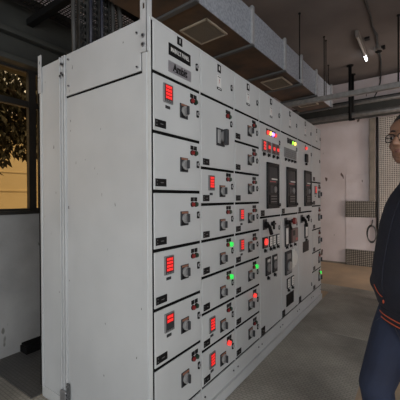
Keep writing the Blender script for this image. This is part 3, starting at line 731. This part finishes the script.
# ------------------------------------------------------------------ outside the window
b = MB(); b.box(-14, 14, LY + .2, 16, -.15, -.02, 'yard'); struct(b.build('ground'))
b = MB(); b.box(-12, 9, 6.0, 6.25, -.02, 3.1, 'ywall'); b.box(-12, 9, 5.994, 6.0, 1.55, 1.58, 'ywall'); b.box(-12, 9, 5.994, 6.0, 1.95, 1.97, 'ywall'); b.box(-12, 9, 5.95, 6.28, 3.1, 3.18, 'ywall')
tag(b.build('compound_wall'), 'sunlit yellow wall seen outside through the tinted window', 'wall')
b = MB(); b.box(-.12, 1.02, 5.90, 5.968, -.02, 1.70, 'ydoor', .01); tag(b.build('yard_gate'), 'brown gate in the yellow wall outside the window', 'gate')
tr = empty('tree', (1.0, 4.6, -.02), 'leafy tree outside the window in front of the yellow wall', 'tree')
b = MB(); b.tube([(3.4, .2, 0), (3.2, .15, 1.2), (2.4, .1, 2.3), (1.2, 0, 3.2)], .11, 'bark', 10); b.build('trunk', tr)
for pts, r in (([(1.6, .1, 2.9), (.4, -.1, 3.2), (-.8, -.1, 3.4)], .05), ([(2.4, .1, 2.3), (2.0, 0, 2.9), (1.5, 0, 3.6)], .05)):
    b = MB(); b.tube(pts, r, 'bark', 8); b.build('branch', tr)
b = MB(); mi = b.mi('leaf'); rnd = random.Random(3)
def leaf(p, L, ang):
    e = Euler(ang); pts = [Vector((0, 0, 0)), Vector((L * .22, L * .4, .01)), Vector((0, L, 0)), Vector((-L * .22, L * .4, .01))]
    mt = Matrix.Translation(p) @ e.to_matrix().to_4x4(); v = [b.bm.verts.new(mt @ q) for q in pts]
    f = b.bm.faces.new((v[0], v[1], v[2])); f.material_index = mi; f = b.bm.faces.new((v[0], v[2], v[3])); f.material_index = mi
for c, rr, n in (((-.6, 0, 3.15), (1.0, .55, .75), 2300), ((.9, .1, 3.2), (1.2, .6, .8), 2300), ((-1.7, .1, 3.3), (.9, .5, .7), 1300), ((.1, -.1, 4.0), (1.4, .6, .5), 900), ((-.15, -.2, 2.15), (.35, .2, .35), 300), ((1.35, -.2, 2.25), (.45, .2, .45), 420), ((.5, -.1, 2.45), (.6, .3, .3), 420)):
    for _ in range(n):
        while True:
            q = Vector((rnd.uniform(-1, 1), rnd.uniform(-1, 1), rnd.uniform(-1, 1)))
            if q.length <= 1: break
        leaf(Vector(c) + Vector((q.x * rr[0], q.y * rr[1], q.z * rr[2])), rnd.uniform(.10, .19), (rnd.uniform(-2.4, -.4), rnd.uniform(-.6, .6), rnd.uniform(0, 6.28)))
b.build('foliage', tr)

# ------------------------------------------------------------------ the man
PX, PY = .575, -1.113
man = empty('person', (PX, PY, 0), 'man in a navy jacket with orange hem stripes, jeans and glasses, hands in pockets', 'person', rz=R(-142))
HD = Vector((-.005, -.050, 1.641)); HR = Euler((R(3), 0, R(19)))     # head centre and its turn towards the camera
HM = Matrix.Translation(HD) @ HR.to_matrix().to_4x4()
def hp(x, y, z): return HM @ Vector((x, y, z))
b = MB()
def hb(c, r, seg=18, rot=None):
    q = HR.to_quaternion() if rot is None else (HR.to_quaternion() @ rot.to_quaternion())
    b.ball(hp(*c), r, 'skin', seg, q.to_euler())
hb((0, .018, .035), (.077, .095, .083), 24); hb((0, -.018, -.005), (.072, .075, .090), 24)          # skull, mid face
hb((0, -.030, -.062), (.064, .060, .048), 24); hb((0, -.062, -.090), (.036, .030, .024)); hb((0, -.040, -.022), (.067, .054, .062), 24)   # jaw, chin, cheeks
for s in (-1, 1):
    hb((s * .042, -.050, -.026), (.028, .026, .024)); hb((s * .032, -.076, .027), (.027, .013, .009))      # cheek, brow
    hb((s * .048, -.008, -.050), (.022, .040, .038)); hb((s * .080, .016, -.008), (.009, .019, .031)); hb((s * .087, .024, .004), (.007, .013, .022))
    hb((s * .014, -.102, -.027), (.010, .012, .009)); hb((s * .022, -.080, -.048), (.018, .014, .018))
b.limb(hp(0, -.086, .022), hp(0, -.112, -.020), .0095, .0135)                                            # nose
hb((0, -.086, -.046), (.026, .016, .012)); hb((0, -.088, -.054), (.024, .014, .0075)); hb((0, -.085, -.064), (.022, .014, .009))
hb((0, -.052, .048), (.062, .034, .042)); hb((0, -.030, -.094), (.052, .054, .020))
b.limb((0, -.025, 1.57), (0, .005, 1.43), .060, .066)                                                    # neck
def ring(z, a, bb, cx=0, cy=0, n=36, p=2.3):
    out = []
    for k in range(n):
        t = 2 * math.pi * k / n; c, s = math.cos(t), math.sin(t)
        out.append((cx + a * abs(c) ** (2 / p) * (1 if c > 0 else -1), cy + bb * abs(s) ** (2 / p) * (1 if s > 0 else -1), z))
    return out
TORSO = [(.82, .165, .115, 0, .0), (.92, .170, .128, 0, -.012), (1.02, .168, .132, 0, -.020), (1.15, .165, .124, 0, -.012), (1.28, .168, .115, 0, 0), (1.37, .160, .098, 0, .008), (1.43, .120, .075, 0, .012), (1.47, .07, .055, 0, .008)]
b.loft([ring(z, a, bb, cx, cy) for z, a, bb, cx, cy in TORSO], 'skin')
ARM = {-1: [(-.140, .030, 1.365), (-.165, .130, 1.115), (-.140, -.030, 1.010)], 1: [(.160, .030, 1.375), (.225, .125, 1.115), (.170, -.030, 1.010)]}
for s in (-1, 1):
    p = ARM[s]; b.limb(p[0], p[1], .050, .040); b.limb(p[1], p[2], .040, .028)
    w_ = Vector(p[2]); k = w_ + Vector((-s * .050, -.050, -.030)); b.limb(w_, k, .026, .033); pl_ = (k - w_).normalized(); up = Vector((0, 0, 1)); sd = pl_.cross(up).normalized()
    for q, (ln, off) in enumerate(((.070, -.027), (.078, -.009), (.073, .009), (.058, .027))):
        a0 = k + up * (-off) + pl_ * .01; a1 = a0 + pl_ * ln * .5 + Vector((-s * .008, 0, -.012)); a2 = a1 + pl_ * ln * .5 + Vector((-s * .02, .006, -.022))
        b.limb(a0, a1, .0095, .009); b.limb(a1, a2, .009, .0075)
    t0 = w_ + pl_ * .03 + up * .02; b.limb(t0, t0 + pl_ * .035 + up * .022, .011, .010); b.limb(t0 + pl_ * .035 + up * .022, t0 + pl_ * .065 + up * .024, .010, .008)
LEG = {-1: [(-.088, -.020, .88), (-.098, -.160, .49), (-.105, -.090, .09)], 1: [(.088, .005, .88), (.10, .050, .49), (.11, .110, .09)]}
for s in (-1, 1):
    p = LEG[s]; b.limb(p[0], p[1], .082, .056); b.limb(p[1], p[2], .055, .036); b.limb(p[2], Vector(p[2]) + Vector((s * .02, -.14, -.045)), .036, .032)
body = b.build('body', man); remesh(body, .005, 9)
# eyes, brows, lips, hair, glasses
for s in (-1, 1):
    b = MB(); c = hp(s * .032, -.0785, .006); b.ball(c, (.0125, .0100, .0068), 'eye', 14); b.ball(hp(s * .032 - .002, -.0838, .0055), .0072, 'hair', 10); b.build('eye', man)
    b = MB(); b.tube([hp(s * (.014 + .034 * t), -.0900 + .018 * t * t + .004 * t, .033 + .004 * math.sin(t * 3.0)) for t in [i / 6 for i in range(7)]], .0042, 'hair', 6); b.build('eyebrow', man)
b = MB(); b.tube([hp(.021 * t, -.0995 + .012 * t * t, -.0505 - .002 * t * t) for t in [-1, -.66, -.33, 0, .33, .66, 1]], .0036, 'lips', 8); b.tube([hp(.019 * t, -.0985 + .012 * t * t, -.0585 + .003 * t * t) for t in [-1, -.66, -.33, 0, .33, .66, 1]], .0045, 'lips', 8); b.build('lips', man)
# hair: a cap following the skull, with a receding hairline
b = MB(); rings = []; NA = 56; NR = 12
def hl(ph):      # elevation of the hairline at a bearing (0 = front)
    a_ = abs(ph); pts_ = ((0, 38), (25, 40), (42, 32), (58, 12), (72, -2), (84, -16), (96, 4), (112, 0), (125, -34), (150, -42), (180, -44))
    for (p0, e0), (p1, e1) in zip(pts_, pts_[1:]):
        if p0 <= a_ <= p1: t = (a_ - p0) / (p1 - p0); t = t * t * (3 - 2 * t); return e0 + (e1 - e0) * t
for k in range(NR + 1):
    ring_ = []
    for j in range(NA):
        ph = -180 + 360 * j / NA; e = R(88 + (hl(ph) - 88) * k / NR); th = .008 * min(1, (NR - k) / 2.5) + .0015
        q = 1 + .012 * math.sin(j * 2.1 + k * 1.3)
        rx, ry, rz_ = (.077 + th) * q, (.095 + th) * q, (.083 + th * 1.3) * q
        ring_.append(hp(rx * math.cos(e) * math.sin(R(ph)), .018 - ry * math.cos(e) * math.cos(R(ph)), .035 + rz_ * math.sin(e)))
    rings.append(ring_)
b.loft(rings, 'hair'); hair = b.build('hair', man)
gl = MB()
for s in (-1, 1):
    pts = []
    for k in range(28):
        t = 2 * math.pi * k / 28; c, q = math.cos(t), math.sin(t); e = .55
        xx = s * .034 + .0255 * abs(c) ** e * (1 if c > 0 else -1); zz = .004 + .0165 * abs(q) ** e * (1 if q > 0 else -1)
        pts.append(hp(xx, -.1030 + .014 * (abs(xx) / .06) ** 2, zz))
    gl.tube(pts, .0021, 'black', 6, closed=True)
    gl.tube([hp(s * .060, -.090, .012), hp(s * .074, -.055, .012), hp(s * .083, .012, .010), hp(s * .084, .030, -.004)], .0018, 'black', 6)
gl.tube([hp(-.0085, -.103, .006), hp(0, -.106, .010), hp(.0085, -.103, .006)], .0020, 'black', 6)
go = gl.build('glasses', man)
b = MB()
for s in (-1, 1): b.face([hp(s * .034 + a * .024, -.1030 + .014 * (abs(s * .034 + a * .024) / .06) ** 2, .004 + c * .0155) for a, c in ((-1, -1), (1, -1), (1, 1), (-1, 1))], 'lens')
b.build('lens', go)
# jacket
b = MB()
JT = [(.870, .186, .142, 0, -.018), (.935, .196, .158, 0, -.024), (.985, .198, .166, 0, -.028), (1.06, .194, .164, 0, -.026), (1.16, .190, .154, 0, -.018), (1.27, .190, .142, 0, -.006), (1.345, .186, .126, 0, .004), (1.395, .165, .108, 0, .010), (1.435, .125, .090, 0, .010), (1.470, .084, .078, 0, .004), (1.488, .074, .072, 0, -.002)]
b.loft([ring(*t) for t in JT], 'jacket')
for s in (-1, 1):
    p = [Vector(q) for q in ARM[s]]; b.limb(p[0], p[1], .060, .056, 'jacket'); b.limb(p[1], p[2] + (p[2] - p[1]) * .10, .056, .046, 'jacket')
    k = p[2] + Vector((-s * .030, -.080, -.035)); b.ball(k, (.070, .062, .062), 'jacket', 18); b.limb(p[2], k, .048, .055, 'jacket')
jk = b.build('jacket', man); remesh(jk, .0085, 10, .5)
bv = BVHTree.FromPolygons([v.co for v in jk.data.vertices], [p.vertices for p in jk.data.polygons])
def surf(phi, z, off=.003):
    """point on the jacket at bearing phi (0 = front, positive to the wearer's left)"""
    dr = Vector((math.sin(R(phi)), -math.cos(R(phi)), 0)); o_ = Vector((0, -.02, z))
    h_ = bv.ray_cast(o_ + dr * .8, -dr); return (h_[0] if h_[0] else o_ + dr * .17) + dr * off
def band(name, z0, z1, g, m, a=.186, bb=.142, cy=-.018):
    b = MB(); b.loft([ring(z0, a + g - .004, bb + g - .004, 0, cy), ring(z0 + (z1 - z0) * .15, a + g, bb + g, 0, cy), ring(z0 + (z1 - z0) * .85, a + g, bb + g, 0, cy), ring(z1, a + g - .004, bb + g - .004, 0, cy)], m); return b.build(name, jk)
band('hem_band', .808, .880, -.006, 'jacket'); 
for z in (.818, .838): o = band('hem_stripe', z, z + .0055, -.0035, 'orange'); o['label'] = 'orange stripe round the jacket hem'
b = MB(); b.loft([ring(1.455, .088, .084, 0, .002), ring(1.485, .080, .078, 0, -.004), ring(1.508, .078, .076, 0, -.008), ring(1.510, .072, .070, 0, -.008), ring(1.48, .074, .072, 0, -.004)], 'jacket', cap=False); b.build('collar', jk)
b = MB(); b.tube([surf(0, z, .001) for z in [.93 + .03 * i for i in range(18)]], .004, 'jacket', 6); b.build('zip', jk)
for s in (-1, 1):
    b = MB(); b.tube([surf(s * ph + (34 if s > 0 else 7), z, .002) for ph, z in ((30, .975), (26, .955), (21, .943), (16, .936), (12, .934))], .0018, 'orange', 6); o = b.build('pocket_piping', jk); o['label'] = 'orange piping on the pocket'
    b = MB(); b.ball(surf(s * 13 + (34 if s > 0 else 7), .912, .003), (.004, .004, .009), 'orange', 8); o = b.build('zip_pull', jk); o['label'] = 'orange zip pull'
b = MB(); q = [surf(ph, z, .003) for ph, z in ((20, 1.325), (27, 1.345), (35, 1.36), (30, 1.335), (40, 1.345))]; b.tube(q[:3], .004, 'orange', 6); b.tube(q[3:], .003, 'orange', 6); o = b.build('chest_mark', jk); o['label'] = 'small orange chest mark'
b = MB(); b.loft([ring(1.47, .070, .068, 0, -.002), ring(1.520, .067, .066, 0, -.010), ring(1.521, .064, .063, 0, -.010), ring(1.47, .067, .064, 0, -.002)], 'shirt', cap=False); o = b.build('shirt_collar', man)
# jeans
b = MB()
b.loft([ring(.72, .11, .09, 0, -.01), ring(.80, .165, .128, 0, -.012), ring(.87, .172, .132, 0, -.014), ring(.905, .170, .128, 0, -.014)], 'jeans')
for s in (-1, 1):
    p = [Vector(q) for q in LEG[s]]; th = p[0].lerp(p[1], .35)
    b.limb(p[0], th, .102, .100, 'jeans'); b.limb(th, p[1], .100, .076, 'jeans'); b.limb(p[1], p[1].lerp(p[2], .5), .075, .068, 'jeans'); b.limb(p[1].lerp(p[2], .5), p[2] + Vector((0, -.005, -.015)), .068, .062, 'jeans')
je = b.build('jeans', man); remesh(je, .009, 8, .5)
bj = BVHTree.FromPolygons([v.co for v in je.data.vertices], [p.vertices for p in je.data.polygons])
def sj(phi, z, cx=0, cy=-.02):
    dr = Vector((math.sin(R(phi)), -math.cos(R(phi)), 0)); o_ = Vector((cx, cy, z)); h_ = bj.ray_cast(o_ + dr * .8, -dr); return (h_[0] if h_[0] else o_ + dr * .15) + dr * .001
for pts in ([(-20, .855), (-28, .83), (-36, .80), (-44, .76), (-48, .73)], [(4, .85), (5, .80), (6, .76), (2, .735)], [(24, .855), (32, .83), (40, .80), (48, .76)]):
    b = MB(); b.tube([sj(p, z) for p, z in pts], .0010, 'stitch', 5); b.build('seam', je)
for s in (-1, 1):
    p = Vector(LEG[s][2]); b = MB()
    b.ball((p.x + s * .02, p.y - .105, .040), (.048, .085, .040), 'shoe', 18); b.ball((p.x, p.y + .005, .055), (.040, .055, .055), 'shoe', 18); b.cyl((p.x + s * .01, p.y - .05, .03), (p.x, p.y, .10), .045, 'shoe', 16, .044)
    sh = b.build('shoe', man); remesh(sh, .007, 4)
    me = sh.data
    for v in me.vertices: v.co.z = max(.002, v.co.z)

# ------------------------------------------------------------------ light, sky, camera
wd = D.worlds.new('World'); SC.world = wd; wd.use_nodes = True
bg = wd.node_tree.nodes['Background']; bg.inputs['Color'].default_value = (.86, .90, .95, 1); bg.inputs['Strength'].default_value = 1.35
def area(name, loc, target, sx, sy, power, col=(1, 1, 1)):
    l = D.lights.new(name, 'AREA'); l.shape = 'RECTANGLE'; l.size = sx; l.size_y = sy; l.energy = power; l.color = col
    o = D.objects.new(name, l); COL.objects.link(o); o.location = loc
    o.rotation_euler = (Vector(target) - Vector(loc)).to_track_quat('-Z', 'Y').to_euler(); return o
area('doorway_daylight', (FX + .05, -.85, 1.4), (0, -.85, 1.4), 3.4, 2.5, 66, (.94, .975, 1.))
area('window_daylight', (-1.6, RY + .05, 1.8), (-1.0, 0, 1.6), 2.8, 1.7, 66, (.94, .975, 1.))
area('far_doorway_daylight', (4.95, RY + .05, 1.15), (5.95, -.4, 1.0), 1.1, 2.1, 64, (1., .88, .78))
sun = D.lights.new('sun', 'SUN'); sun.energy = 6.5; sun.angle = R(2); sun.color = (1, .93, .82); so = D.objects.new('sun', sun); COL.objects.link(so)
so.rotation_euler = Vector((.4, .21, -.9)).to_track_quat('-Z', 'Y').to_euler()

cam = D.cameras.new('Camera'); co = D.objects.new('Camera', cam); COL.objects.link(co); SC.camera = co
cam.sensor_fit = 'HORIZONTAL'; cam.sensor_width = 36.; cam.lens = 309.9958 / 400 * 36.; cam.clip_start = .02; cam.clip_end = 100
yaw, pitch, roll = .617, -.0057, -.0054
fw = Vector((math.cos(yaw) * math.cos(pitch), math.sin(yaw) * math.cos(pitch), math.sin(pitch))); rt = Vector((math.sin(yaw), -math.cos(yaw), 0)); up = rt.cross(fw)
r2 = rt * math.cos(roll) + up * math.sin(roll); u2 = -rt * math.sin(roll) + up * math.cos(roll)
mt = Matrix((r2, u2, -fw)).transposed().to_4x4(); mt.translation = (-1.1273, -1.0981, 1.38); co.matrix_world = mt
vs = SC.view_settings; SC.display_settings.display_device = 'sRGB'
vs.view_transform = 'Standard'; vs.look = 'None'; vs.gamma = 1.; vs.use_curve_mapping = False; vs.exposure = 0.
